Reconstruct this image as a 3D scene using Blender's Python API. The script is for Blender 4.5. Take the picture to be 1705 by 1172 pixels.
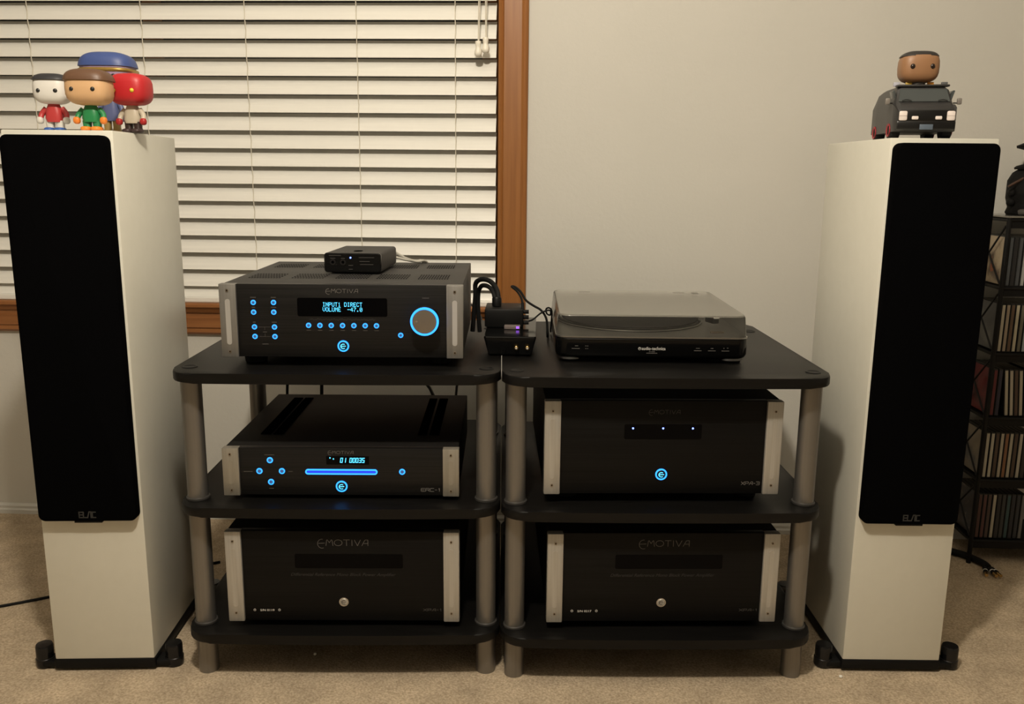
import bpy, bmesh, math, random
from mathutils import Vector, Matrix
random.seed(7)
for o in list(bpy.data.objects): bpy.data.objects.remove(o)
C = bpy.context.scene.collection
SC = bpy.context.scene
PI = math.pi

# ------------------------------------------------------------------ camera
cam_d = bpy.data.cameras.new('camera'); cam = bpy.data.objects.new('camera', cam_d); C.objects.link(cam)
H0, PITCH, ROLL, YAW, FPX = 0.9637, 0.2005, 0.00885, -0.04582, 1457.4
cy_, sy_ = math.cos(YAW), math.sin(YAW)
fw = Vector((sy_*math.cos(PITCH), cy_*math.cos(PITCH), -math.sin(PITCH)))
rt = Vector((cy_, -sy_, 0)); up = rt.cross(fw)
r2 = rt*math.cos(ROLL)+up*math.sin(ROLL); u2 = up*math.cos(ROLL)-rt*math.sin(ROLL)
M = Matrix((r2, u2, -fw)).transposed().to_4x4(); M.translation = Vector((0, 0, H0))
cam.matrix_world = M
cam_d.sensor_fit = 'HORIZONTAL'; cam_d.sensor_width = 36; cam_d.lens = FPX/1705*36; cam_d.clip_start = 0.05
SC.camera = cam

# ------------------------------------------------------------------ world, light, exposure
w = bpy.data.worlds.new('night'); SC.world = w; w.use_nodes = True
w.node_tree.nodes['Background'].inputs[0].default_value = (0.02, 0.025, 0.04, 1)
w.node_tree.nodes['Background'].inputs[1].default_value = 0.3
LAMP = (-0.17, 0.50, 2.02)
LAMP_W = 92
ld = bpy.data.lights.new('ceiling_bulb', 'POINT'); ld.energy = LAMP_W; ld.color = (1.0, 0.895, 0.735); ld.shadow_soft_size = 0.055
vs = SC.view_settings
vs.view_transform = 'Standard'; vs.look = 'None'; vs.gamma = 1; vs.use_curve_mapping = False; vs.exposure = 0.0

# ------------------------------------------------------------------ materials
def principled(name, col, rough=0.5, metal=0.0, spec=None, emit=None, est=0.0, coat=0.0):
    m = bpy.data.materials.new(name); m.use_nodes = True
    b = m.node_tree.nodes['Principled BSDF']
    b.inputs['Base Color'].default_value = (*col, 1); b.inputs['Roughness'].default_value = rough
    b.inputs['Metallic'].default_value = metal
    if spec is not None: b.inputs['Specular IOR Level'].default_value = spec
    if emit: b.inputs['Emission Color'].default_value = (*emit, 1); b.inputs['Emission Strength'].default_value = est
    if coat: b.inputs['Coat Weight'].default_value = coat
    return m
def nd(m, t, **k):
    n = m.node_tree.nodes.new(t)
    for a, v in k.items(): setattr(n, a, v)
    return n
def lk(m, a, b): m.node_tree.links.new(a, b)
def noise_mat(name, c1, c2, scale=(1, 1, 1), nscale=8.0, detail=4, rough=0.5, metal=0.0, bump=0.0, bdist=0.001, spec=None, bscale=None, lo=.3, hi=.7):
    m = principled(name, c1, rough, metal, spec); b = m.node_tree.nodes['Principled BSDF']
    tc = nd(m, 'ShaderNodeTexCoord'); mp = nd(m, 'ShaderNodeMapping'); mp.inputs['Scale'].default_value = scale
    lk(m, tc.outputs['Object'], mp.inputs['Vector'])
    n = nd(m, 'ShaderNodeTexNoise'); n.inputs['Scale'].default_value = nscale; n.inputs['Detail'].default_value = detail
    lk(m, mp.outputs['Vector'], n.inputs['Vector'])
    r = nd(m, 'ShaderNodeValToRGB'); r.color_ramp.elements[0].position = lo; r.color_ramp.elements[1].position = hi
    r.color_ramp.elements[0].color = (*c1, 1); r.color_ramp.elements[1].color = (*c2, 1)
    lk(m, n.outputs['Fac'], r.inputs['Fac']); lk(m, r.outputs['Color'], b.inputs['Base Color'])
    if bump:
        n2 = n
        if bscale:
            n2 = nd(m, 'ShaderNodeTexNoise'); n2.inputs['Scale'].default_value = bscale; n2.inputs['Detail'].default_value = 3
            lk(m, mp.outputs['Vector'], n2.inputs['Vector'])
        bp = nd(m, 'ShaderNodeBump'); bp.inputs['Strength'].default_value = bump; bp.inputs['Distance'].default_value = bdist
        lk(m, n2.outputs['Fac'], bp.inputs['Height']); lk(m, bp.outputs['Normal'], b.inputs['Normal'])
    return m

MT = {}
MT['wall'] = noise_mat('painted_wall', (.60, .585, .535), (.63, .61, .56), nscale=3, rough=.75, bump=.25, bdist=.002, bscale=90)
MT['ceiling'] = noise_mat('ceiling_paint', (.66, .65, .62), (.7, .69, .66), nscale=3, rough=.9)
MT['base'] = principled('baseboard_paint', (.62, .61, .57), .5)
MT['carpet'] = noise_mat('beige_carpet', (.36, .28, .19), (.60, .485, .35), nscale=230, detail=3, rough=1.0, bump=.7, bdist=.0035, bscale=260, spec=.05)
# large-scale mottling on the carpet pile
def carpet_mottle(m):
    b = m.node_tree.nodes['Principled BSDF']
    src = b.inputs['Base Color'].links[0].from_socket
    tc = nd(m, 'ShaderNodeTexCoord')
    n = nd(m, 'ShaderNodeTexNoise'); n.inputs['Scale'].default_value = 14; n.inputs['Detail'].default_value = 5
    lk(m, tc.outputs['Object'], n.inputs['Vector'])
    mr = nd(m, 'ShaderNodeMapRange'); mr.inputs['From Min'].default_value = .3; mr.inputs['From Max'].default_value = .7
    mr.inputs['To Min'].default_value = .82; mr.inputs['To Max'].default_value = 1.12
    lk(m, n.outputs['Fac'], mr.inputs['Value'])
    mx = nd(m, 'ShaderNodeMix', data_type='RGBA', blend_type='MULTIPLY'); mx.inputs['Factor'].default_value = 1
    lk(m, src, mx.inputs['A']); lk(m, mr.outputs['Result'], mx.inputs['B']); lk(m, mx.outputs['Result'], b.inputs['Base Color'])
carpet_mottle(MT['carpet'])
MT['wood_v'] = noise_mat('oak_casing_upright', (.25, .094, .022), (.34, .138, .036), scale=(30, 30, 1.2), nscale=3, rough=.42, bump=.1)
MT['wood_h'] = noise_mat('oak_casing_level', (.24, .090, .027), (.33, .135, .044), scale=(1.2, 30, 30), nscale=3, rough=.42, bump=.1)
MT['slat'] = noise_mat('blind_slat', (.80, .785, .735), (.86, .845, .79), scale=(1.5, 40, 40), nscale=3, rough=.38, bump=.05)
MT['cord'] = principled('blind_cord', (.7, .66, .56), .8)
MT['tassel'] = principled('tassel_plastic', (.84, .80, .70), .35)
MT['glass'] = principled('window_glass', (.02, .025, .03), .05)
MT['spk'] = noise_mat('white_satin_lacquer', (.70, .685, .60), (.72, .705, .62), nscale=40, rough=.35, bump=.02)
MT['grille'] = noise_mat('grille_cloth', (.0010, .0010, .0012), (.0026, .0026, .0030), nscale=900, rough=.95, bump=.4, bdist=.0006, spec=.02)
MT['plinth'] = principled('black_plinth', (.004, .004, .004), .55, spec=.2)
MT['foot'] = principled('black_chrome', (.035, .035, .037), .22, .85)
MT['shelf'] = noise_mat('black_ash_veneer', (.0025, .0023, .0021), (.0055, .005, .0046), scale=(2, 40, 40), nscale=4, rough=.42, bump=.12, bdist=.0004, spec=.24)
MT['post'] = noise_mat('silver_tube', (.22, .207, .19), (.255, .24, .222), scale=(60, 60, .6), nscale=3, rough=.38, metal=.75)
MT['collar'] = principled('tube_collar', (.07, .066, .062), .45, .5)
MT['black'] = principled('black_plastic', (.005, .005, .005), .45, spec=.25)
MT['gloss'] = principled('gloss_black_plastic', (.003, .003, .003), .14, spec=.3)
MT['rubber'] = principled('black_rubber', (.007, .007, .007), .7, spec=.2)
MT['panel'] = noise_mat('black_brushed_aluminium', (.010, .0096, .0094), (.021, .0200, .0195), scale=(.7, 30, 90), nscale=6, rough=.42, metal=.55, bump=.05)
MT['panel_shaded'] = noise_mat('shaded_black_aluminium', (.0045, .0043, .0042), (.0095, .009, .0088), scale=(.7, 30, 90), nscale=6, rough=.45, metal=.4, bump=.05, spec=.25)  # darker copy of the brushed panel, shade and dark reflections painted into its colour
MT['lid'] = noise_mat('black_powdercoat', (.036, .034, .032), (.044, .042, .039), nscale=300, rough=.55, bump=.1, bdist=.0003)
MT['lid_dark'] = noise_mat('dark_powdercoat', (.009, .008, .0075), (.012, .0108, .010), nscale=300, rough=.6, bump=.1, bdist=.0003, spec=.2)
MT['silver'] = noise_mat('silver_brushed_aluminium', (.46, .44, .40), (.54, .52, .48), scale=(60, 60, 1.5), nscale=4, rough=.45, metal=.55)
MT['champagne'] = noise_mat('champagne_aluminium', (.31, .285, .235), (.37, .34, .285), scale=(60, 60, 1.5), nscale=4, rough=.45, metal=.5)
MT['inlay'] = noise_mat('bright_inlay', (.44, .425, .40), (.48, .465, .44), scale=(60, 60, 1.5), nscale=4, rough=.4, metal=.3)
MT['screw'] = principled('screw_steel', (.35, .30, .24), .3, .9)
MT['socket'] = principled('screw_socket', (.002, .002, .002), .8, spec=0)
MT['chrome'] = principled('chrome', (.6, .6, .6), .2, 1)
MT['spun'] = principled('spun_aluminium', (.45, .42, .40), .3, 1)
MT['blue'] = principled('blue_led', (.02, .1, .3), .4, emit=(.02, .27, 1.0), est=2.4)
MT['blue_deep'] = principled('deep_blue_led', (.02, .02, .3), .4, emit=(.01, .06, 1.0), est=.9)
MT['blue_pin'] = principled('pin_led', (.05, .05, .4), .4, emit=(.10, .16, 1.0), est=8)
MT['cyan'] = principled('display_cyan', (.02, .2, .3), .4, emit=(.10, .62, 1.0), est=1.7)
MT['violet'] = principled('violet_led', (.2, .05, .4), .4, emit=(.35, .12, 1.0), est=1.2)
MT['display'] = principled('display_window', (.0012, .0012, .0016), .18, spec=.08)
MT['print'] = principled('grey_print', (.17, .16, .15), .5)
MT['print_faint'] = principled('faint_print', (.03, .03, .03), .5)
MT['keycap'] = principled('lit_keycap', (.10, .14, .22), .3, .6, emit=(.05, .18, .55), est=.35)
MT['grey_alu'] = noise_mat('grey_brushed_aluminium', (.24, .23, .215), (.29, .28, .26), scale=(60, 60, 1.5), nscale=4, rough=.42, metal=.6)
MT['print_dim'] = principled('dim_print', (.085, .08, .075), .5)
MT['print_white'] = principled('white_print', (.62, .6, .56), .5)
MT['gold'] = principled('gold_jack', (.75, .52, .22), .25, 1)
MT['white_wire'] = principled('white_cable', (.55, .53, .47), .5)
MT['grey_wire'] = principled('grey_cable', (.10, .095, .09), .5)
MT['crumb'] = principled('crumb', (.8, .77, .7), .8)
MT['platter'] = noise_mat('platter_mat', (.012, .0115, .011), (.018, .0175, .017), nscale=60, rough=.7, spec=.15)
MT['rim'] = principled('platter_rim', (.35, .34, .32), .3, .9)
MT['deck'] = noise_mat('deck_top', (.016, .0155, .015), (.024, .023, .022), nscale=200, rough=.6, spec=.12)
MT['wirerack'] = principled('black_wire_rack', (.005, .0047, .0045), .5, spec=.2)
MT['lampglass'] = principled('lamp_glass', (.8, .75, .65), .4, emit=(1, .8, .55), est=3)
def clear_mat(name, dust):
    m = bpy.data.materials.new(name); m.use_nodes = True; nt = m.node_tree; nt.nodes.clear()
    out = nd(m, 'ShaderNodeOutputMaterial'); tr = nd(m, 'ShaderNodeBsdfTransparent'); gl = nd(m, 'ShaderNodeBsdfGlossy'); df = nd(m, 'ShaderNodeBsdfDiffuse')
    tr.inputs[0].default_value = (.95, .95, .94, 1); gl.inputs['Roughness'].default_value = .12; df.inputs[0].default_value = (.60, .57, .50, 1)
    fr = nd(m, 'ShaderNodeFresnel'); fr.inputs[0].default_value = 1.3
    m1 = nd(m, 'ShaderNodeMixShader'); m2 = nd(m, 'ShaderNodeMixShader')
    lk(m, fr.outputs[0], m1.inputs[0]); lk(m, tr.outputs[0], m1.inputs[1]); lk(m, gl.outputs[0], m1.inputs[2])
    tc = nd(m, 'ShaderNodeTexCoord'); n = nd(m, 'ShaderNodeTexNoise'); n.inputs['Scale'].default_value = 9; n.inputs['Detail'].default_value = 6
    lk(m, tc.outputs['Object'], n.inputs['Vector'])
    mr = nd(m, 'ShaderNodeMapRange'); mr.inputs['To Min'].default_value = dust*.75; mr.inputs['To Max'].default_value = dust*1.25
    lk(m, n.outputs['Fac'], mr.inputs['Value']); lk(m, mr.outputs[0], m2.inputs[0])
    lk(m, m1.outputs[0], m2.inputs[1]); lk(m, df.outputs[0], m2.inputs[2]); lk(m, m2.outputs[0], out.inputs[0])
    return m
MT['lid_clear'] = clear_mat('clear_acrylic', .012)
MT['lid_dusty'] = clear_mat('dusty_acrylic', .14)
_pl = {}
def plain(col, rough=.45, metal=0):
    k = (col, rough, metal)
    if k not in _pl: _pl[k] = principled('colour_%02d' % len(_pl), col, rough, metal)
    return _pl[k]

# ------------------------------------------------------------------ mesh helpers
class MB:
    def __init__(s): s.bm = bmesh.new()
    def box(s, c, d, bevel=0.0, seg=2, rz=0.0, rx=0.0, ry=0.0, mi=0):
        g = bmesh.ops.create_cube(s.bm, size=1.0)
        m = Matrix.Translation(c) @ Matrix.Rotation(rz, 4, 'Z') @ Matrix.Rotation(ry, 4, 'Y') @ Matrix.Rotation(rx, 4, 'X') @ Matrix.Diagonal((*d, 1))
        bmesh.ops.transform(s.bm, matrix=m, verts=g['verts'])
        fs = {f for v in g['verts'] for f in v.link_faces}
        for f in fs: f.material_index = mi
        if bevel:
            es = {e for v in g['verts'] for e in v.link_edges}
            bmesh.ops.bevel(s.bm, geom=list(es), offset=bevel, segments=seg, affect='EDGES', profile=.5)
        return s
    def cyl(s, p0, p1, r, seg=24, rb=None, cap=True):
        p0, p1 = Vector(p0), Vector(p1); d = p1-p0; L = d.length
        q = d.to_track_quat('Z', 'Y').to_matrix().to_4x4()
        m = Matrix.Translation((p0+p1)/2) @ q
        bmesh.ops.create_cone(s.bm, cap_ends=cap, segments=seg, radius1=r, radius2=r if rb is None else rb, depth=L, matrix=m)
        return s
    def prism(s, pts, axis, a0, a1):
        """closed outline swept along axis; pts are 2D: axis z:(x,y)  axis x:(y,z)  axis y:(x,z)"""
        def P(p, a): return {'z': (p[0], p[1], a), 'x': (a, p[0], p[1]), 'y': (p[0], a, p[1])}[axis]
        A = [s.bm.verts.new(P(p, a0)) for p in pts]; B = [s.bm.verts.new(P(p, a1)) for p in pts]; n = len(pts)
        s.bm.faces.new(A[::-1]); s.bm.faces.new(B)
        for i in range(n): s.bm.faces.new((A[i], A[(i+1) % n], B[(i+1) % n], B[i]))
        return s
    def loft(s, rings, close=True, cap=True):
        R = [[s.bm.verts.new(p) for p in r] for r in rings]; n = len(R[0])
        for a, b in zip(R, R[1:]):
            for i in range(n if close else n-1): s.bm.faces.new((a[i], a[(i+1) % n], b[(i+1) % n], b[i]))
        if cap: s.bm.faces.new(R[0][::-1]); s.bm.faces.new(R[-1])
        return s
    def lathe(s, prof, c=(0, 0, 0), axis='z', seg=24):
        rings = []
        for r, h in prof:
            ring = []
            for i in range(seg):
                a = 2*PI*i/seg; x, y = r*math.cos(a), r*math.sin(a)
                ring.append({'z': (c[0]+x, c[1]+y, c[2]+h), 'y': (c[0]+x, c[1]+h, c[2]+y), 'x': (c[0]+h, c[1]+x, c[2]+y)}[axis])
            rings.append(ring)
        return s.loft(rings)
    def tube(s, pts, r, seg=10, smooth=6, r1=None):
        P = [Vector(p) for p in pts]
        if smooth and len(P) > 2:
            Q = []
            for i in range(len(P)-1):
                a, b, c, d = P[max(i-1, 0)], P[i], P[i+1], P[min(i+2, len(P)-1)]
                for k in range(smooth):
                    t = k/smooth
                    Q.append(.5*((2*b)+(c-a)*t+(2*a-5*b+4*c-d)*t*t+(3*b-a-3*c+d)*t**3))
            Q.append(P[-1]); P = Q
        rings = []; nrm = None
        for i, p in enumerate(P):
            t = (P[min(i+1, len(P)-1)]-P[max(i-1, 0)]).normalized()
            if nrm is None: nrm = t.orthogonal().normalized()
            else: nrm = (nrm - t*nrm.dot(t)).normalized()
            bn = t.cross(nrm); rr = r if r1 is None else r+(r1-r)*i/(len(P)-1)
            rings.append([p+(nrm*math.cos(2*PI*k/seg)+bn*math.sin(2*PI*k/seg))*rr for k in range(seg)])
        return s.loft(rings)
    def sell(s, c, rad, e=.6, seg=24, rows=14, t0=-1.0, t1=1.0):
        """superellipsoid; e<1 is boxier. t0..t1 clip in latitude (-1..1)"""
        def sp(v, p): return math.copysign(abs(v)**p, v)
        rings = []
        for j in range(rows+1):
            ph = (t0+(t1-t0)*j/rows)*PI/2; ph = max(min(ph, PI/2-.02), -PI/2+.02)
            cz, zz = sp(math.cos(ph), e), sp(math.sin(ph), e)
            rings.append([(c[0]+rad[0]*cz*sp(math.cos(2*PI*i/seg), e), c[1]+rad[1]*cz*sp(math.sin(2*PI*i/seg), e), c[2]+rad[2]*zz) for i in range(seg)])
        return s.loft(rings)
    def quad(s, pts): s.bm.faces.new([s.bm.verts.new(p) for p in pts]); return s
    def build(s, name, mat, parent=None, smooth=None, loc=None):
        bmesh.ops.recalc_face_normals(s.bm, faces=s.bm.faces)
        me = bpy.data.meshes.new(name); s.bm.to_mesh(me); s.bm.free()
        for m in (mat if isinstance(mat, (list, tuple)) else [mat]): me.materials.append(MT[m] if isinstance(m, str) else m)
        if smooth is not None:
            me.polygons.foreach_set('use_smooth', [True]*len(me.polygons))
            me.set_sharp_from_angle(angle=math.radians(smooth))
        o = bpy.data.objects.new(name, me); C.objects.link(o)
        if parent: o.parent = parent
        if loc: o.location = loc
        return o
def tag(o, label=None, cat=None, group=None, kind=None):
    if label: o['label'] = label
    if cat: o['category'] = cat
    if group: o['group'] = group
    if kind: o['kind'] = kind
    return o
def thing(name, label, cat, loc=(0, 0, 0), rz=0.0, group=None):
    o = bpy.data.objects.new(name, None); C.objects.link(o); o.location = loc; o.rotation_euler = (0, 0, rz)
    o.empty_display_size = .05
    return tag(o, label, cat, group)
def inst(src, parent, loc=None, name=None):
    o = src.copy(); C.objects.link(o); o.parent = parent
    if loc: o.location = loc
    return o
def rrect(w, h, r, n=6, cx=0, cy=0):
    P = []
    for sx, sy, a in ((1, 1, 0), (-1, 1, 90), (-1, -1, 180), (1, -1, 270)):
        for k in range(n+1):
            t = math.radians(a+90*k/n); P.append((cx+sx*(w/2-r)+r*math.cos(t), cy+sy*(h/2-r)+r*math.sin(t)))
    return P

# stroke lettering on an x-z plane facing -y
def arc(cx, cz, rx, rz, a0, a1, n=10): return [(cx+rx*math.cos(math.radians(a0+(a1-a0)*i/n)), cz+rz*math.sin(math.radians(a0+(a1-a0)*i/n))) for i in range(n+1)]
GL = {
 'e': [arc(.62, .38, .62, .62, 80, 290), [(.12, .42), (1.0, .46)]],
 'M': [[(0, 0), (.12, .86), (.22, .9), (.5, .45), (.78, .9), (.88, .86), (1, 0)]],
 'O': [arc(.5, .45, .5, .45, 0, 360, 18)],
 'T': [[(0, .9), (1, .9)], [(.5, .9), (.5, 0)]],
 'I': [[(.5, 0), (.5, .9)]],
 'V': [[(0, .9), (.5, 0), (1, .9)]],
 'A': [[(0, 0), (.45, .78), (.6, .9), (1, .9), (1, 0)], [(.34, .35), (1, .35)]],
 'E': [[(1, .9), (.12, .9), (0, .75), (0, .12), (.12, 0), (1, 0)], [(0, .46), (.9, .46)]],
 'R': [[(0, 0), (0, .75), (.12, .9), (.9, .9), (1, .78), (1, .6), (.9, .46), (.1, .46)], [(.6, .46), (1, 0)]],
 'C': [[(1, .9), (.12, .9), (0, .75), (0, .12), (.12, 0), (1, 0)]],
 'X': [[(0, 0), (1, .9)], [(0, .9), (1, 0)]],
 'P': [[(0, 0), (0, .9), (.9, .9), (1, .75), (1, .55), (.9, .4), (0, .4)]],
 '-': [[(.15, .44), (.85, .44)]],
 '1': [[(.25, .72), (.6, .9), (.6, 0)]],
 '3': [[(0, .9), (.9, .9), (1, .78), (1, .58), (.85, .46), (.25, .46)], [(.85, .46), (1, .34), (1, .1), (.9, 0), (0, 0)]],
 'l': [[(0, .9), (0, 0), (1, 0)]],
 'S': [[(1, .9), (.1, .9), (0, .78), (0, .58), (.1, .46), (.9, .46), (1, .34), (1, .1), (.9, 0), (0, 0)]],
}
GW = {'I': .35, '-': .7, '1': .6, 'M': 1.15, 'O': 1.3, 'e': 1.15}
def strokes(mb, lines, x, z, sx, sz, wd, y):
    for pl in lines:
        P = [Vector((x+p[0]*sx, 0, z+p[1]*sz)) for p in pl]
        for a, b in zip(P, P[1:]):
            d = (b-a)
            if d.length < 1e-7: continue
            d.normalize(); n = Vector((-d.z, 0, d.x))*wd/2; a2, b2 = a-d*wd*.3, b+d*wd*.3
            mb.quad([(v.x, y, v.z) for v in (a2-n, b2-n, b2+n, a2+n)])
def stroke_text(name, txt, x0, x1, z0, h, wd, mat, parent, y=-.0004, gap=.22, slant=0):
    ws = [GW.get(c, 1.0) for c in txt]; tot = sum(ws)+gap*(len(txt)-1); k = (x1-x0)/tot
    mb = MB(); x = x0
    for c, wg in zip(txt, ws):
        zz, hh = (z0-.12*h, h*1.12) if c == 'e' else (z0, h)
        strokes(mb, GL[c], x, zz, wg*k, hh, wd, y); x += (wg+gap)*k
    return mb.build(name, mat, parent)
def font_text(name, txt, x, z, size, mat, parent, y=-.0004, align='CENTER', width=None, shear=0, bold=0):
    cu = bpy.data.curves.new('t', 'FONT'); cu.body = txt; cu.size = size; cu.align_x = align; cu.shear = shear; cu.offset = bold
    cu.resolution_u = 3
    ob = bpy.data.objects.new('t', cu); C.objects.link(ob)
    dg = bpy.context.evaluated_depsgraph_get(); me = bpy.data.meshes.new_from_object(ob.evaluated_get(dg))
    bpy.data.objects.remove(ob); bpy.data.curves.remove(cu)
    xs = [v.co.x for v in me.vertices]; k = 1.0
    if width: k = width/(max(xs)-min(xs))
    for v in me.vertices: v.co = Vector((x+v.co.x*k, y, z+v.co.y))
    me.name = name; me.materials.clear(); me.materials.append(MT[mat])
    o = bpy.data.objects.new(name, me); C.objects.link(o); o.parent = parent
    return o
DOT = {'I': '01110 00100 00100 00100 00100 00100 01110', 'N': '10001 11001 10101 10101 10011 10001 10001', 'P': '11110 10001 10001 11110 10000 10000 10000',
 'U': '10001 10001 10001 10001 10001 10001 01110', 'T': '11111 00100 00100 00100 00100 00100 00100', '1': '00100 01100 00100 00100 00100 00100 01110',
 'D': '11110 10001 10001 10001 10001 10001 11110', 'R': '11110 10001 10001 11110 10100 10010 10001', 'E': '11111 10000 10000 11110 10000 10000 11111',
 'C': '01110 10001 10000 10000 10000 10001 01110', 'V': '10001 10001 10001 10001 10001 01010 00100', 'O': '01110 10001 10001 10001 10001 10001 01110',
 'L': '10000 10000 10000 10000 10000 10000 11111', 'M': '10001 11011 10101 10101 10001 10001 10001', '-': '00000 00000 00000 11111 00000 00000 00000',
 '4': '00010 00110 01010 10010 11111 00010 00010', '7': '11111 00001 00010 00100 01000 01000 01000', '.': '00000 00000 00000 00000 00000 01100 01100',
 '0': '01110 10001 10011 10101 11001 10001 01110', ' ': '00000 00000 00000 00000 00000 00000 00000'}
def dot_text(name, txt, x0, x1, z0, h, mat, parent, y):
    n = len(txt)*6-1; px = (x1-x0)/n; pz = h/7; mb = MB()
    for i, c in enumerate(txt):
        for r, row in enumerate(DOT[c].split()):
            for q, v in enumerate(row):
                if v == '1':
                    xa = x0+(i*6+q)*px; za = z0+(6-r)*pz
                    mb.quad([(xa, y, za), (xa+px*.98, y, za), (xa+px*.98, y, za+pz*.9), (xa, y, za+pz*.9)])
    return mb.build(name, mat, parent)
SEG = {'0': 'abcdef', '1': 'bc', '3': 'abgcd', '5': 'afgcd'}
def seg_text(name, txt, x0, x1, z0, h, mat, parent, y):
    k = (x1-x0)/len(txt); mb = MB(); wv = k*.62; L = {'a': ((0, 1), (1, 1)), 'b': ((1, 1), (1, .5)), 'c': ((1, .5), (1, 0)), 'd': ((0, 0), (1, 0)), 'e': ((0, 0), (0, .5)), 'f': ((0, .5), (0, 1)), 'g': ((0, .5), (1, .5))}
    for i, c in enumerate(txt):
        for g in SEG.get(c, ''):
            (a, b), (c2, d) = L[g]
            sh = lambda u, v: (x0+i*k+u*wv+v*h*.15, z0+v*h)
            strokes(mb, [[sh(a, b), sh(c2, d)]], 0, 0, 1, 1, .0013, y)
    return mb.build(name, mat, parent)
def annulus(mb, cx, cz, r0, r1, y0, y1, seg=28):
    rings = [[(cx+r*math.cos(2*PI*i/seg), y, cz+r*math.sin(2*PI*i/seg)) for i in range(seg)] for r, y in ((r0, y1), (r0, y0), (r1, y0), (r1, y1))]
    mb.loft(rings+[rings[0]], cap=False); return mb

# ------------------------------------------------------------------ the room
WY = 2.245; FZ = 0.025
XL, XR, YB, ZC = -3.1, 3.0, -3.2, 2.44
def struct(o): o['kind'] = 'structure'; return o
WX0, WX1, WZ0, WZ1 = -1.95, -0.136, 0.612, 1.98
struct(MB().box(((XL+XR)/2, (YB+WY)/2, FZ-.05), (XR-XL+.4, WY-YB+.4, .1)).build('floor', 'carpet'))
struct(MB().box(((XL+XR)/2, (YB+WY)/2, ZC+.05), (XR-XL+.4, WY-YB+.4, .1)).build('ceiling', 'ceiling'))
mb = MB(); t = .12
mb.box(((XL+WX0)/2, WY+t/2, ZC/2), (WX0-XL, t, ZC)).box(((WX1+XR)/2, WY+t/2, ZC/2), (XR-WX1, t, ZC))
mb.box(((WX0+WX1)/2, WY+t/2, WZ0/2), (WX1-WX0, t, WZ0)).box(((WX0+WX1)/2, WY+t/2, (WZ1+ZC)/2), (WX1-WX0, t, ZC-WZ1))
struct(mb.build('wall_front', 'wall'))
struct(MB().box((XL-.06, (YB+WY)/2, ZC/2), (.12, WY-YB, ZC)).build('wall_left', 'wall'))
struct(MB().box((XR+.06, (YB+WY)/2, ZC/2), (.12, WY-YB, ZC)).build('wall_right', 'wall'))
struct(MB().box(((XL+XR)/2, YB-.06, ZC/2), (XR-XL, .12, ZC)).build('wall_back', 'wall'))
struct(MB().prism([(WY, FZ-.01), (WY-.014, FZ-.01), (WY-.014, .036), (WY-.010, .040), (WY-.010, .047), (WY-.004, .052), (WY, .052)], 'x', XL, XR).build('baseboard_front', 'base'))
# window: jamb, sash and panes behind the blind
jm = MB()
jm.box((WX1+.004, WY+.06, (WZ0+WZ1)/2), (.016, .12, WZ1-WZ0)).box((WX0-.004, WY+.06, (WZ0+WZ1)/2), (.016, .12, WZ1-WZ0))
jm.box(((WX0+WX1)/2, WY+.06, WZ1+.004), (WX1-WX0, .12, .016)).box(((WX0+WX1)/2, WY+.06, WZ0-.004), (WX1-WX0, .12, .016))
wn = struct(jm.build('window_1', 'wood_v'))
sm = MB()
for xa in (WX0+.03, (WX0+WX1)/2, WX1-.03): sm.box((xa, WY+.1, (WZ0+WZ1)/2), (.045, .03, WZ1-WZ0))
for za in (WZ0+.03, WZ1-.03): sm.box(((WX0+WX1)/2, WY+.1, za), (WX1-WX0, .03, .045))
sm.build('sash', 'wood_v', wn)
for a, b in ((WX0+.05, (WX0+WX1)/2-.02), ((WX0+WX1)/2+.02, WX1-.05)):
    MB().box(((a+b)/2, WY+.1, (WZ0+WZ1)/2), (b-a, .006, WZ1-WZ0-.1)).build('pane', 'glass', wn)
# oak casing
def casing_v(x0, x1, name, flip):
    wd = x1-x0
    pr = [(0, 0), (0, -.012), (.006, -.016), (.010, -.0135), (.014, -.018), (wd-.016, -.020), (wd-.010, -.017), (wd-.004, -.019), (wd, -.015), (wd, 0)]
    pr = [((x0+a) if not flip else (x1-a), WY+b) for a, b in pr]
    return struct(MB().prism(pr, 'z', .542, WZ1+.07).build(name, 'wood_v'))
casing_v(-.1415, -.0690, 'trim_1', False); casing_v(WX0-.07, WX0+.003, 'trim_2', True)
struct(MB().prism([(WY+.05, .628), (WY-.034, .628), (WY-.038, .624), (WY-.038, .618), (WY-.030, .612), (WY-.024, .602), (WY-.018, .600), (WY-.018, .590), (WY-.020, .588), (WY-.020, .562), (WY-.016, .558), (WY-.016, .548), (WY-.010, .542), (WY, .542), (WY, .612), (WY+.05, .612)], 'x', WX0-.07, -.141).build('trim_3', 'wood_h'))
struct(MB().box(((WX0+WX1)/2, WY-.009, WZ1+.035), (WX1-WX0, .018, .075), bevel=.004).build('trim_4', 'wood_h'))

# ceiling lamp (above the frame; the room's light)
lm = thing('ceiling_lamp', 'bare bulb hanging on a short stem from the ceiling', 'lamp', (LAMP[0], LAMP[1], ZC))
MB().lathe([(.07, 0), (.07, -.015), (.05, -.03), (.02, -.032)]).build('base', 'chrome', lm, 40)
MB().cyl((0, 0, -.03), (0, 0, -.30), .010, 16).build('stem', 'chrome', lm, 40)
MB().lathe([(.010, -.29), (.030, -.30), (.032, -.345), (.026, -.355)], seg=20).build('socket', 'chrome', lm, 40)
lo = bpy.data.objects.new('bulb_light', ld); C.objects.link(lo); lo.parent = lm; lo.location = (0, 0, LAMP[2]-ZC)

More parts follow.
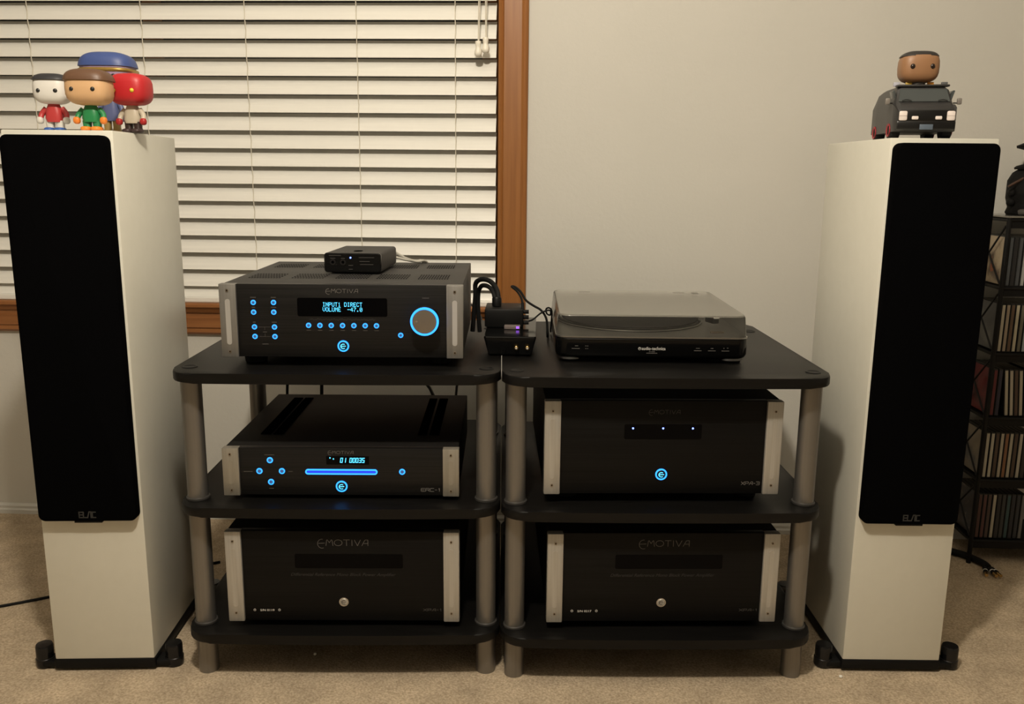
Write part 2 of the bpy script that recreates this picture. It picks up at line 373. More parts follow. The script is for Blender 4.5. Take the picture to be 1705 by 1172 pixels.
# ------------------------------------------------------------------ window blind
bl = thing('window_blind', 'closed cream horizontal slat blind filling the wooden window frame', 'blind', (0, WY, .628))
SX0, SX1 = WX0+.012, -.1475; S0, SP = .6654, .044
def slat_mesh():
    # slightly cupped slat tilted with its lower edge towards the room
    n = 5; rings = []
    for x in (SX0, SX1):
        front, back = [], []
        for i in range(n):
            t = i/(n-1); y = -.011+.0265*t; z = .0045+.0435*t; bow = .0016*math.sin(PI*t)
            front.append((x, y-bow*.9, z+bow*.35)); back.append((x, y-bow*.9+.0026, z+bow*.35-.0008))
        rings.append(front+back[::-1])
    return MB().loft(rings)
sl0 = slat_mesh().build('slat', 'slat', bl); k = 0
while True:
    z = S0+k*SP
    if z > WZ1-.07: break
    o = sl0 if k == 0 else inst(sl0, bl); o.location = (0, 0, z-.628); k += 1
inst(sl0, bl).location = (0, 0, S0-SP+.0115-.628)
MB().box(((SX0+SX1)/2, .004, .0075), (SX1-SX0, .05, .015), bevel=.003).build('bottom_rail', 'slat', bl)
MB().box(((SX0+SX1)/2, .012, WZ1-.03-.628), (SX1-SX0, .05, .055), bevel=.003).build('head_rail', 'slat', bl)
for x in (-1.60, -1.313, -1.026, -.766, -.490, -.2475):
    pts = []
    for i in range(0, k): pts += [(x, -.0135, S0+i*SP+.0045-.628), (x+.0006*(-1)**i, -.0095, S0+i*SP+.024-.628), (x, -.0125, S0+i*SP+.0475-.628)]
    MB().tube(pts, .0011, seg=6, smooth=0).build('ladder_cord', 'cord', bl)
for x, zt, dx in ((-.1895, 1.276, .0018), (-.1715, 1.284, -.0010)):
    pc = MB().tube([(x, -.036, zt-.628), (x+dx, -.034, 1.5-.628), (x, -.02, WZ1-.05-.628)], .0012, seg=6, smooth=3)
    pc.tube([(x+.002, -.034, zt-.628), (x+dx+.004, -.034, 1.5-.628), (x+.003, -.02, WZ1-.05-.628)], .0010, seg=6, smooth=3)
    p = pc.build('pull_cord', 'cord', bl)
    MB().lathe([(.004, 0), (.0066, .001), (.0072, -.003), (.0070, -.007), (.0060, -.011), (.0064, -.016), (.0086, -.0215), (.0094, -.0265), (.0082, -.032), (.005, -.0345), (.001, -.035)], c=(x, -.036, zt-.628), seg=20).build('tassel', 'tassel', p, 50)

# ------------------------------------------------------------------ hi-fi racks
SHZ = (.620, .3725, .125); ST = .0185
def rack(label, cx, cy, yaw):
    r = thing('hifi_rack', label, 'rack', (cx, cy, FZ), yaw, 'three-shelf hi-fi racks')
    W2, D, R = .2925, .585, .048
    pts = []
    for k in range(13):  # bowed front edge
        t = -1+2*k/12; x = t*(W2-R); pts.append((x, -.004*(1-t*t)))
    for cxx, cyy, a in ((W2-R, R, 270), (W2-R, D-R, 0), (-(W2-R), D-R, 90), (-(W2-R), R, 180)):
        for k in range(1 if a == 270 else 0, 8 if a != 180 else 7):
            t = math.radians(a+90*k/7); pts.append((cxx+R*math.cos(t), cyy+R*math.sin(t)))
    proto = None
    for z in SHZ:
        if proto is None:
            mb = MB(); mb.prism(pts, 'z', -ST, 0)
            es = [e for e in mb.bm.edges if abs(e.verts[0].co.z-e.verts[1].co.z) < 1e-6]
            bmesh.ops.bevel(mb.bm, geom=es, offset=.0035, segments=2, affect='EDGES', profile=.5)
            proto = mb.build('shelf', 'shelf', r, 35); o = proto
        else: o = inst(proto, r)
        o.location = (0, 0, z-FZ)
    for px, py in ((-.266, .052), (.266, .052), (-.266, .47), (.266, .47)):
        zs = [(SHZ[1], SHZ[0]-ST), (SHZ[2], SHZ[1]-ST), (FZ-.004, SHZ[2]-ST)]
        for i, (a, b) in enumerate(zs):
            MB().cyl((px, py, a-FZ), (px, py, b-FZ), .0185, 32).build('post', 'post', r, 40)
        for a in (SHZ[1], SHZ[2]):
            MB().lathe([(.0185, 0), (.0212, .0005), (.0212, .004), (.0188, .0055)], c=(px, py, a-FZ), seg=28).build('post_collar', 'collar', r, 40)
        MB().lathe([(.0135, 0), (.0135, .0008), (.011, .0014), (.010, .0006), (.001, .0006)], c=(px, py, SHZ[0]-FZ), seg=20).build('screw_cap', 'black', r, 40)
    return r
rack('black three-shelf rack with silver tube posts under the volume-knob preamplifier', -.3786, 1.4675, .0580)
rack('black three-shelf rack with silver tube posts under the turntable', .2075, 1.4885, .0580)

# ------------------------------------------------------------------ amplifiers and players
W = .432
def brackets(u, zb, h, style):
    for s in (-1, 1):
        x = s*(.186+.2158)/2
        b = MB().box((x, .004, zb+h/2), (.0298, .018, h), bevel=.0012 if style != 'xpa' else .0022).build('end_bracket', {'recv': 'grey_alu', 'erc': 'champagne', 'xpa': 'silver'}[style], u, 35)
        yf = -.005
        zt, zl = {'recv': (.1205, .0105), 'erc': (.0795, .0108), 'xpa': (h-.0185, .018)}[style]
        for zz in (zt, zl):
            sc = MB().cyl((x, yf-.0012, zb+zz), (x, yf+.001, zb+zz), .0026, 14).build('screw', 'screw', b, 40)
            MB().cyl((x, yf-.0014, zb+zz), (x, yf-.0010, zb+zz), .0013, 6).build('socket', 'socket', sc)
        if style == 'recv': za, zc, w, m = .023, .105, .0088, 'inlay'
        elif style == 'erc': za, zc, w, m = .022, .069, .0088, 'champagne'
        else: za, zc, w, m = .030, h-.033, .0088, 'silver'
        pts = rrect(w, zc-za, w/2-.0001, 6, x, zb+(za+zc)/2)
        MB().prism(pts, 'y', yf-.0006, yf+.002).build('slot_inlay', m, b)
def feet(u, h, depth):
    for x in (-.17, .17):
        for y in (.05, depth-.06): MB().lathe([(.018, 0), (.020, .001), (.022, h+.0005)], c=(x, y, 0), seg=20).build('foot', 'rubber', u, 40)
def led_button(u, x, z, r, bright='blue'):
    b = MB().lathe([(r*.62, .001), (r*.62, -.0012), (r*.5, -.0022), (.0002, -.0025)], c=(x, 0, z), axis='y', seg=16).build('button', 'keycap', u, 40)
    annulus(MB(), x, z, r*.62, r, -.0008, .001, 18).build('light_ring', bright, b)
def power_ring(u, x, z, r, lit=True):
    b = MB().lathe([(r*.74, .001), (r*.74, -.0012), (r*.66, -.002), (.0002, -.002)], c=(x, 0, z), axis='y', seg=28).build('power_button', 'silver' if not lit else 'panel', u, 40)
    if lit: annulus(MB(), x, z, r*.76, r, -.0010, .001, 32).build('light_ring', 'blue', b)
    else: annulus(MB(), x, z, r*.76, r*.95, -.0014, .001, 32).build('bezel', 'chrome', b)
    mk = MB(); strokes(mk, [arc(x+r*.02, z-.02*r, r*.44, r*.40, 60, 300), [(x-r*.30, z-.02*r), (x+r*.42, z+.02*r)]], 0, 0, 1, 1, r*.14, -.0022); mk.build('emblem', 'cyan' if lit else 'print_dim', b)
def unit(name, label, cat, cx, cy, yaw, shelf, foot, h, depth, style, panel='panel', lid='lid_dark'):
    if style == 'xpa': panel = 'panel_shaded'
    u = thing(name, label, cat, (cx, cy, shelf), yaw)
    MB().box((0, .0075, foot+h/2), (.374, .015, h-.0005), bevel=.001).build('front_panel', panel, u, 35)
    MB().box((0, .015+(depth-.015)/2, foot+h/2), (.428, depth-.015, h-.002), bevel=.0015).build('chassis', lid, u, 35)
    brackets(u, foot, h, style); feet(u, foot, depth)
    return u

# --- preamplifier with volume knob
f = .018; h = .1317
u = unit('preamplifier', 'wide black preamplifier with glowing blue volume knob and lit text display', 'amplifier', -.3736, 1.5256, .056, .620, f, h, .41, 'recv', lid='lid')
for row in (0, 1):
    ya, yb = ((.090, .170), (.280, .352))[row]
    for xa, xb in ((-.193, -.131), (-.112, -.050), (-.030, .032), (.047, .107), (.125, .184)):
        mb = MB(); nx, ny = 12, 4
        for i in range(nx):
            for j in range(ny):
                cx = xa+(xb-xa)*(i+.5)/nx; cyy = ya+(yb-ya)*(j+.5)/ny
                mb.quad([(cx+.0017*math.cos(a*PI/3), cyy+.0060*math.sin(a*PI/3), f+h-.0006) for a in range(6)])
        tag(mb.build('vent_holes', 'socket', u), kind='stuff')
stroke_text('maker_lettering', 'eMOTIVA', -.0278, .029, f+.1168, .0072, .0007, 'print', u)
dp = MB().prism(rrect(.1597, .033, .003, 4, .0008, f+.091), 'y', -.0006, .002).build('display_window', 'display', u)
dot_text('display_text', 'INPUT1 DIRECT', -.0340, .0363, f+.0922, .0076, 'cyan', dp, -.0009)
dot_text('display_text', 'VOLUME  -47.0', -.0340, .0363, f+.0832, .0076, 'cyan', dp, -.0009)
mb = MB(); strokes(mb, [[(-.059+.118*i/90, f+.0688+.0011*math.sin(i*1.7)*(0 if i % 23 in (0, 1) else 1)+.0008*math.sin(i*.61)) for i in range(91)]], 0, 0, 1, 1, .0004, -.0004); mb.build('script_line', 'print_dim', u)
for x, z in ((-.1568, .0985), (-.1209, .0987), (-.1569, .0811), (-.1212, .0813), (-.1567, .0545), (-.1211, .0545), (-.1566, .0372), (-.1210, .0372)): led_button(u, x, f+z, .0046)
for i in range(7): led_button(u, -.0602+i*.02017, f+.058, .0046)
led_button(u, .1038, f+.0411, .0046)
mb = MB()
for x, z, wd in ((-.1568, .1076, .010), (-.1209, .1078, .009), (-.1569, .0898, .006), (-.1212, .0900, .009), (-.1567, .0632, .005), (-.1211, .0633, .009), (-.1385, .0235, .011), (-.1385, .0455, .007), (.149, .1085, .012)):
    mb.quad([(x-wd/2, -.0004, f+z-.0006), (x+wd/2, -.0004, f+z-.0006), (x+wd/2, -.0004, f+z+.0006), (x-wd/2, -.0004, f+z+.0006)])
for i in range(7):
    x = -.0602+i*.02017; mb.quad([(x-.004, -.0004, f+.0487), (x+.004, -.0004, f+.0487), (x+.004, -.0004, f+.0496), (x-.004, -.0004, f+.0496)])
strokes(mb, [[(-.149, f+.0545), (-.1285, f+.0545)], [(-.149, f+.0372), (-.1285, f+.0372)], [(-.1385, f+.0545), (-.1385, f+.049)], [(-.1385, f+.0425), (-.1385, f+.0372)]], 0, 0, 1, 1, .0005, -.0004)
mb.build('printed_captions', 'print_dim', u)
power_ring(u, .0006, f+.0207, .0103)
kx, kz = .149, f+.0706
kn = MB().lathe([(.0245, .001), (.0245, -.026), (.0235, -.0275), (.0232, -.0275)], c=(kx, 0, kz), axis='y', seg=48).build('volume_knob', 'panel', u, 40)
annulus(MB(), kx, kz, .0215, .0250, -.0285, -.024, 48).build('light_ring', 'blue', kn)
MB().lathe([(.0214, -.027), (.0210, -.0292), (.0005, -.0298)], c=(kx, 0, kz), axis='y', seg=48).build('knob_face', 'spun', kn, 40)
MB().lathe([(.0030, -.0290), (.0028, -.0304), (.0003, -.0302)], c=(kx-.0138, 0, kz-.0007), axis='y', seg=16).build('finger_dimple', 'chrome', kn, 40)

# --- CD player
f = .0082; h = .0903
u = unit('cd_player', 'slim black CD player with a glowing blue disc slot and track display', 'CD player', -.3806, 1.5134, .056, .3725, f, h, .40, 'erc')
for xa, xb in ((-.169, -.150), (-.145, -.127), (.132, .149), (.154, .173)):
    v = MB().box(((xa+xb)/2, .225, f+h-.0005), (xb-xa, .276, .002)).build('vent_strip', 'socket', u)
stroke_text('maker_lettering', 'eMOTIVA', -.0236, .0226, f+.0795, .0060, .0006, 'print', u)
dp = MB().box((.012, 0, f+.0672), (.078, .001, .016)).build('display_window', 'display', u)
seg_text('track_digits', '01 00035', -.0015, .044, f+.0635, .0082, 'cyan', dp, -.0009)
mb = MB(); annulus(mb, -.0201, f+.0719, .0001, .0013, -.0009, -.0005, 12); annulus(mb, -.0139, f+.0700, .0001, .0013, -.0009, -.0005, 12); mb.build('display_dots', 'cyan', dp)
sl = MB().prism(rrect(.1300, .0090, .0044, 6, 0, f+.0452), 'y', -.0006, .002).build('disc_slot', 'display', u)
outer = rrect(.1320, .0102, .0050, 8, 0, f+.0452); inner = rrect(.1270, .0052, .0025, 8, 0, f+.0452)
MB().loft([[(a, y, b) for a, b in pp] for pp, y in ((inner, .001), (inner, -.0014), (outer, -.0014), (outer, .001), (inner, .001))], cap=False).build('light_ring', 'blue', sl)
MB().prism(inner, 'y', -.0009, .001).build('slot_glow', 'blue_deep', sl)
for x, z in ((-.1299, .0669), (-.1499, .0460), (-.1088, .0461), (-.1295, .0252)): led_button(u, x, f+z, .0056)
led_button(u, .1113, f+.0459, .0056); power_ring(u, -.0004, f+.0172, .0107)
stroke_text('model_lettering', 'ERC-1', .1456, .181, f+.0082, .0066, .0010, 'print', u)
mb = MB()
for x, z, wd in ((-.1305, .0770, .018), (-.1705, .0450, .016), (-.093, .0455, .008), (-.1295, .0128, .008)): mb.quad([(x-wd/2, -.0004, f+z-.0006), (x+wd/2, -.0004, f+z-.0006), (x+wd/2, -.0004, f+z+.0006), (x-wd/2, -.0004, f+z+.0006)])
mb.build('printed_captions', 'print_dim', u)

# --- power amplifiers
def ring_mark(mb, x, z, r): strokes(mb, [arc(x, z, r, r, 120, 420, 12), [(x, z), (x, z+r*1.3)]], 0, 0, 1, 1, r*.45, -.0004)
def mono(label, cx, cy, yaw, f, h, serial):
    u = unit('power_amplifier', label, 'amplifier', cx, cy, yaw, .125, f, h, .47, 'xpa')
    stroke_text('maker_lettering', 'eMOTIVA', -.0458, .0470, f+.1505, .0128, .0008, 'print', u)
    MB().prism(rrect(.200, .028, .003, 4, .011, f+.120), 'y', -.0004, .002).build('meter_window', 'display', u)
    font_text('script_line', 'Differential Reference Mono Block Power Amplifier', -.001, f+.0905, .0085, 'print_faint', u, width=.195, shear=.35)
    power_ring(u, -.0005, f+.0385, .0093, lit=False)
    mb = MB(); ring_mark(mb, -.1677, f+.0214, .0020); ring_mark(mb, -.1217, f+.0214, .0020); mb.build('serial_marks', 'print_white', u)
    font_text('serial_lettering', 'S/N '+serial, -.1442, f+.0190, .0058, 'print_white', u, width=.0265, bold=.0001)
    stroke_text('model_lettering', 'XPA-1', .1478, .1822, f+.0202, .0052, .0007, 'print_dim', u)
    return u
mono('unlit black power amplifier with silver bars below the CD player', -.3789, 1.4969, .056, .013, .179, '0119')
mono('unlit black power amplifier with silver bars on the bottom shelf below the lit amplifier', .2144, 1.5280, .0688, .0154, .177, '0217')
f = .0186; h = .1761
u = unit('power_amplifier', 'black power amplifier with three blue dots and a lit blue ring below the turntable', 'amplifier', .2052, 1.5352, .0688, .3725, f, h, .47, 'xpa')
stroke_text('maker_lettering', 'eMOTIVA', -.0275, .0287, f+.1515, .0078, .0006, 'print_dim', u)
dp = MB().prism(rrect(.1407, .028, .003, 4, -.0006, f+.118), 'y', -.0004, .002).build('meter_window', 'display', u)
for x in (-.0554, -.0008, .0532): annulus(MB(), x, f+.1245, .0001, .0017, -.0010, -.0003, 14).build('indicator', 'blue_pin', dp)
power_ring(u, -.0007, f+.0372, .0108)
stroke_text('model_lettering', 'XPA-3', .1474, .1812, f+.0172, .0066, .0009, 'print', u)

# --- small DAC box on the preamplifier
zt = .620+.018+.1317
u = thing('headphone_dac', 'small black box with one blue light on top of the preamplifier', 'audio box', (-.391, 1.694, zt), .005)
ring = lambda w_, h_, r_, y, cz=.0215: [(a, y, b) for a, b in rrect(w_, h_, r_, 5, 0, cz)]
MB().loft([ring(.112, .038, .006, .004), ring(.112, .038, .006, .170)]).build('case', 'lid', u, 35)
MB().loft([ring(.108, .034, .005, -.0015), ring(.112, .038, .006, .0005), ring(.112, .038, .006, .006)]).build('front_plate', 'gloss', u, 35)
MB().prism([(-.0075+.015*0, 0)] and [(.002+.009*math.cos(a*PI/12), .045+.014*math.sin(a*PI/12)) for a in range(24)], 'z', .0403, .0409).build('top_badge', 'socket', u)
annulus(MB(), -.0035, .0315, .0001, .0016, -.0026, -.0014, 14).build('indicator', 'blue_pin', u)
for x in (-.0385, -.0185):
    j = MB(); annulus(j, x, .0225, .003, .0058, -.0030, -.0010, 20); j = j.build('jack', 'lid_dark', u)
    MB().cyl((x, -.0017, .0225), (x, -.001, .0225), .0031, 16).build('jack_hole', 'socket', j)
mb = MB()
for x, z, wd in ((-.034, .0355, .024), (-.0385, .0300, .010), (-.0185, .0300, .008), (.028, .0320, .030), (.024, .0245, .020), (.028, .0185, .026), (-.0035, .0165, .009), (-.0035, .0090, .008)):
    mb.quad([(x-wd/2, -.0017, z-.0004), (x+wd/2, -.0017, z-.0004), (x+wd/2, -.0017, z+.0004), (x-wd/2, -.0017, z+.0004)])
mb.build('printed_captions', 'print_dim', u)
for x in (-.04, .04):
    for y in (.02, .15): MB().lathe([(.006, 0), (.0065, .0028)], c=(x, y, 0), seg=12).build('foot', 'rubber', u)
wc = MB().tube([(-.362, 1.862, zt+.033), (-.342, 1.872, zt+.028), (-.320, 1.885, zt+.014), (-.298, 1.905, zt+.0045), (-.285, 1.930, zt+.004), (-.279, 1.955, zt-.012), (-.276, 1.965, zt-.06), (-.275, 1.97, .627)], .0030)
wc.tube([(-.365, 1.862, zt+.018), (-.342, 1.872, zt+.017), (-.318, 1.885, zt+.010), (-.300, 1.91, zt+.0045), (-.292, 1.935, zt+.004), (-.288, 1.957, zt-.012), (-.286, 1.967, zt-.06), (-.286, 1.98, .627)], .0028)
tag(wc.build('audio_cable', 'white_wire', None, 50), 'pale twin cable leaving the back of the small blue-lit box', 'cable')

# ------------------------------------------------------------------ turntable
u = thing('turntable', 'black turntable with clear dusty lid on the rack beside the window', 'turntable', (.1865, 1.600, .620), .030)
TW, TD = .357, .365
def plin(y0, y1, z, r=.022, grow=0):
    w_ = TW+2*grow
    return [(a, b+(y0+y1)/2, z) for a, b in rrect(w_, y1-y0+2*grow, r, 6)]
MB().loft([plin(.010, TD-.006, .0065, .020, -.008), plin(.002, TD, .012, .022, -.002), plin(0, TD, .018), plin(0, TD, .046), plin(.0008, TD, .0485, .0215, -.0010)]).build('plinth', 'gloss', u, 35)
MB().prism([(a, b+TD/2) for a, b in rrect(TW-.004, TD-.004, .021, 6)], 'z', .0480, .0500).build('deck', 'deck', u, 35)
MB().loft([plin(-.0004, TD, .0485, .022, .0004), plin(-.0004, TD, .0512, .022, .0004)]).build('rim_line', 'rim', u, 35)
for x in (-.150, .152):
    for y in (.035, TD-.05):
        ft = MB().lathe([(.021, .0035), (.0235, .005), (.0235, .0090), (.022, .0105)], c=(x, y, 0), seg=28).build('foot', 'chrome', u, 40)
        MB().lathe([(.019, 0), (.0205, .0038)], c=(x, y, 0), seg=28).build('foot_pad', 'rubber', ft, 40)
PCX, PCY = -.022, .195
pt = MB().lathe([(.140, .0505), (.1465, .0510), (.1470, .0530), (.1460, .0535), (.1455, .0565), (.144, .0575), (.1385, .0578)], c=(PCX, PCY, 0), seg=72).build('platter', 'gloss', u, 40)
MB().lathe([(.1466, .0525), (.1476, .0527), (.1476, .0545), (.1466, .0547)], c=(PCX, PCY, 0), seg=72).build('rim_band', 'rim', pt, 40)
MB().lathe([(.1385, .0560), (.1390, .0590), (.1375, .0600), (.052, .0600), (.050, .0596), (.002, .0596)], c=(PCX, PCY, 0), seg=64).build('slip_mat', 'platter', pt, 40)
MB().lathe([(.020, .0594), (.020, .0610), (.006, .0618), (.004, .0625), (.0036, .0710), (.0018, .0732)], c=(PCX, PCY, 0), seg=20).build('spindle', 'chrome', pt, 40)
ta = MB().lathe([(.022, .050), (.022, .060), (.016, .064), (.012, .074), (.002, .076)], c=(.140, .300, 0), seg=24).build('tonearm_base', 'lid', u, 40)
MB().tube([(.140, .335, .078), (.140, .300, .079), (.141, .180, .077), (.137, .130, .074), (.128, .098, .072)], .0042, seg=10, smooth=5).build('tonearm', 'lid', ta, 40)
MB().box((.126, .088, .070), (.014, .030, .011), bevel=.002, rz=.35).build('cartridge', 'black', ta, 35)
MB().box((.132, .075, .076), (.011, .005, .003), bevel=.001, rz=.35).build('finger_lift', 'print_white', ta, 35)
MB().box((.140, .345, .079), (.020, .028, .018), bevel=.004).build('counterweight', 'lid_dark', ta, 35)
MB().box((.1285, .050, .0515), (.026, .010, .006), bevel=.001).build('cue_lever', plain((.06, .045, .03)), u, 35)
# clear lid: open-bottomed shell, dusty top
def lid_ring(z, w_, y0, y1, r): return [(a, b+(y0+y1)/2, z) for a, b in rrect(w_, y1-y0, r, 6)]
mb = MB(); zA, zB = .0515, .0905
mb.loft([lid_ring(zA, TW-.002, .002, TD, .021), lid_ring(zB-.004, TW-.008, .006, TD-.002, .021), lid_ring(zB-.001, TW-.012, .008, TD-.004, .020)], cap=False)
mb.loft([lid_ring(zA, TW-.007, .0045, TD-.0025, .019), lid_ring(zB-.0045, TW-.013, .0085, TD-.0045, .019)], cap=False)
lid = mb.build('dust_cover', 'lid_clear', u, 35)
mb = MB()
mb.loft([lid_ring(zB-.003, TW-.0125, .0085, TD-.0045, .019), lid_ring(zB, TW-.014, .009, TD-.005, .019)])
mb.build('cover_top', 'lid_dusty', lid, 35)
for x in (-.105, .105): MB().box((x, TD-.015, .070), (.030, .012, .036), bevel=.003).build('hinge', 'lid', u, 35)
font_text('maker_lettering', 'audio-technica', .0025, .0268, .0085, 'print_white', u, y=-.0005, width=.0440, bold=.00008)
mb = MB(); strokes(mb, [arc(-.0233, .0292, .0025, .0025, 0, 360, 20), [(-.0252, .0280), (-.0233, .0312), (-.0214, .0280)], [(-.0244, .0296), (-.0222, .0296)]], 0, 0, 1, 1, .0006, -.0005); mb.build('maker_emblem', 'print_white', u)
font_text('model_lettering', 'AT-LP60', -.0005, .0228, .0030, 'print', u, y=-.0005)
mb = MB()
for x, z, wd in ((-.140, .0330, .006), (-.1415, .0280, .015), (-.123, .0330, .002), (-.1195, .0330, .002), (-.123, .0280, .002), (-.1195, .0280, .002), (.084, .0310, .007), (.084, .0265, .014), (.110, .0310, .005), (.110, .0265, .014), (.132, .0315, .002), (.139, .0320, .0025), (.135, .0265, .014), (-.0005, .0208, .020)):
    mb.quad([(x-wd/2, -.0005, z-.0004), (x+wd/2, -.0005, z-.0004), (x+wd/2, -.0005, z+.0004), (x-wd/2, -.0005, z+.0004)])
mb.build('printed_captions', 'print', u)

# ------------------------------------------------------------------ preamp box and switch box between the racks
u = thing('phono_preamp', 'glossy black tapered box with two gold jacks between the racks', 'audio box', (-.0795, 1.640, .620), .02)
def tb(w_, y0, y1, z, r=.004): return [(a, b+(y0+y1)/2, z) for a, b in rrect(w_, y1-y0, r, 4)]
MB().loft([tb(.076, .012, .22, .0005), tb(.084, .008, .225, .004), tb(.100, 0, .232, .037), tb(.099, .001, .231, .040, .0035)]).build('case', 'gloss', u, 35)
for x in (.0125, .0335):
    j = MB().lathe([(.0048, .006), (.0048, -.002), (.0042, -.0035), (.0036, -.009), (.0028, -.0095), (.0024, -.0095)], c=(x, .0, .0195), axis='y', seg=18).build('jack', 'gold', u, 40)
    MB().cyl((x, -.0099, .0195), (x, -.0092, .0195), .0017, 10).build('jack_core', 'print_white', j)
MB().box((0, .0006, .0385), (.092, .001, .0008)).build('edge_line', 'lid', u)
v = thing('switch_box', 'matt black box with cables stacked on the glossy tapered box', 'audio box', (-.0965, 1.738, .660), .03)
MB().box((0, .045, .0190), (.078, .09, .037), bevel=.003).build('case', 'black', v, 35)
for k_ in range(3): MB().cyl((.039, .012+.0, .009+k_*.011), (.050, .012, .009+k_*.011), .0042, 14).build('plug', 'rubber', v, 40)
s_ = tag(MB().box((0, 0, .004), (.032, .016, .0075), bevel=.0012).build('usb_stick', plain((.16, .13, .12), .35), None, 35, (-.0790, 1.7250, .660)), 'small grey stick with violet light in front of the matt black box', 'memory stick')
MB().box((.011, -.0083, .0042), (.006, .001, .0045)).build('indicator', 'violet', s_)
pl = thing('power_plug', 'black plug with two thick looping cables on the matt black box', 'plug', (-.1135, 1.775, .698), 0)
MB().lathe([(.0085, 0), (.0098, .001), (.0098, .016), (.0078, .0195)], seg=18).build('plug_body', 'black', pl, 40)
def rel(o, pts): return [(a-o[0], b-o[1], c-o[2]) for a, b, c in pts]
o0 = (-.1135, 1.775, .698)
MB().tube(rel(o0, [(-.1100, 1.776, .712), (-.1150, 1.79, .731), (-.1300, 1.815, .744), (-.1500, 1.84, .745), (-.1640, 1.855, .734), (-.1650, 1.86, .708), (-.1680, 1.865, .675), (-.1720, 1.87, .628)]), .0052, seg=10).build('cable', 'rubber', pl, 50)
MB().tube(rel(o0, [(-.1170, 1.774, .712), (-.1230, 1.79, .727), (-.1350, 1.815, .7335), (-.1490, 1.835, .732), (-.1570, 1.85, .718), (-.1590, 1.855, .694), (-.1580, 1.86, .66), (-.1560, 1.865, .628)]), .0047, seg=10).build('cable', 'rubber', pl, 50)
ac = MB().cyl((-.0585, 1.752, .690), (-.0600, 1.758, .708), .0032, 12)
ac.tube([(-.0600, 1.758, .707), (-.0640, 1.775, .717), (-.0740, 1.80, .727), (-.0850, 1.815, .7335), (-.0780, 1.815, .7330), (-.0660, 1.805, .7245), (-.0540, 1.80, .7070), (-.0380, 1.80, .6960), (-.0240, 1.80, .6880), (-.0140, 1.80, .6750), (-.0100, 1.80, .6600), (-.0090, 1.81, .630), (-.009, 1.90, .6245), (-.012, 2.05, .6245)], .0024)
tag(ac.build('signal_cable', 'rubber', None, 50), 'thin black cable arching from the matt black box towards the turntable', 'cable')
ac = MB().tube([(-.0465, 1.755, .6715), (-.0380, 1.765, .6735), (-.0240, 1.79, .6820), (-.0100, 1.80, .6870), (-.0030, 1.81, .6840), (-.0040, 1.815, .675), (-.0110, 1.815, .678), (-.0125, 1.81, .688), (-.0060, 1.805, .6915), (-.0005, 1.82, .680), (-.002, 1.85, .640), (-.002, 1.90, .6245)], .0018)
tag(ac.build('signal_cable', 'rubber', None, 50), 'tangled thin black cable just left of the turntable lid', 'cable')

# ------------------------------------------------------------------ floor speakers
def speaker(label, cx, cy, yaw):
    s = thing('floor_speaker', label, 'speaker', (cx, cy, FZ), yaw, 'white floor speakers')
    w_, d_, z0, z1 = .186, .3086, .050-FZ, 1.030-FZ
    MB().box((0, d_/2, (z0+z1)/2), (w_, d_, z1-z0), bevel=.0022).build('cabinet', 'spk', s, 35)
    gz0, gz1, gw = .336-FZ, 1.0215-FZ, .1765
    def gr(y, dw, r): return [(a, y, b) for a, b in rrect(gw-dw, gz1-gz0-dw, r, 6, 0, (gz0+gz1)/2)]
    g = MB().loft([gr(.0, 0, .012), gr(-.0160, 0, .012), gr(-.0190, .003, .0115), gr(-.0200, .008, .010)]).build('grille', 'grille', s, 40)
    MB().box((0, -.009, gz0-.0012), (.050, .016, .0045), bevel=.001).build('grille_tab', 'plinth', g, 35)
    mb = MB(); z = gz0+.0135; hh = .0115; y = -.0203; x = -.0135
    for ch, wd in (('E', .0058), ('L', .0055), ('A', .0072), ('C', .0060)):
        G = {'E': [[(0, 0), (0, 1)], [(0, .95), (1, .95)], [(0, .5), (1, .5)], [(0, .05), (1, .05)]], 'L': [[(0, 1), (0, 0)], [(0, .05), (1, .05)]],
             'A': [[(0, 0), (.45, 1)], [(.45, 1), (.95, 1)], [(.9, 1), (.9, 0)]], 'C': [[(0, 0), (0, 1)], [(0, .95), (1, .95)], [(0, .05), (1, .05)]]}[ch]
        strokes(mb, G, x, z-hh/2, wd, hh, .0021, y); x += wd+.0017
    mb.build('maker_lettering', 'print_faint', g)
    MB().box((0, d_/2, (.006+z0)/2), (w_+.003, d_+.003, z0-.006), bevel=.002).build('plinth', 'plinth', s, 35)
    for py in (.022, d_-.03):
        MB().box((0, py, .011), (.246, .034, .012), bevel=.003).build('outrigger', 'plinth', s, 35)
        for sx in (-1, 1):
            MB().lathe([(.013, 0), (.0165, .003), (.0170, .006), (.0170, .018), (.0158, .019), (.0158, .042), (.0143, .0455), (.0005, .0460)], c=(sx*.123, py, 0), seg=28).build('foot', 'foot', s, 40)
    return s
speaker('white floor speaker with black grille in front of the window blind', -.8407, 1.4834, .0847)
speaker('white floor speaker with black grille beside the CD rack', .6658, 1.5720, .0396)
STOP = 1.030

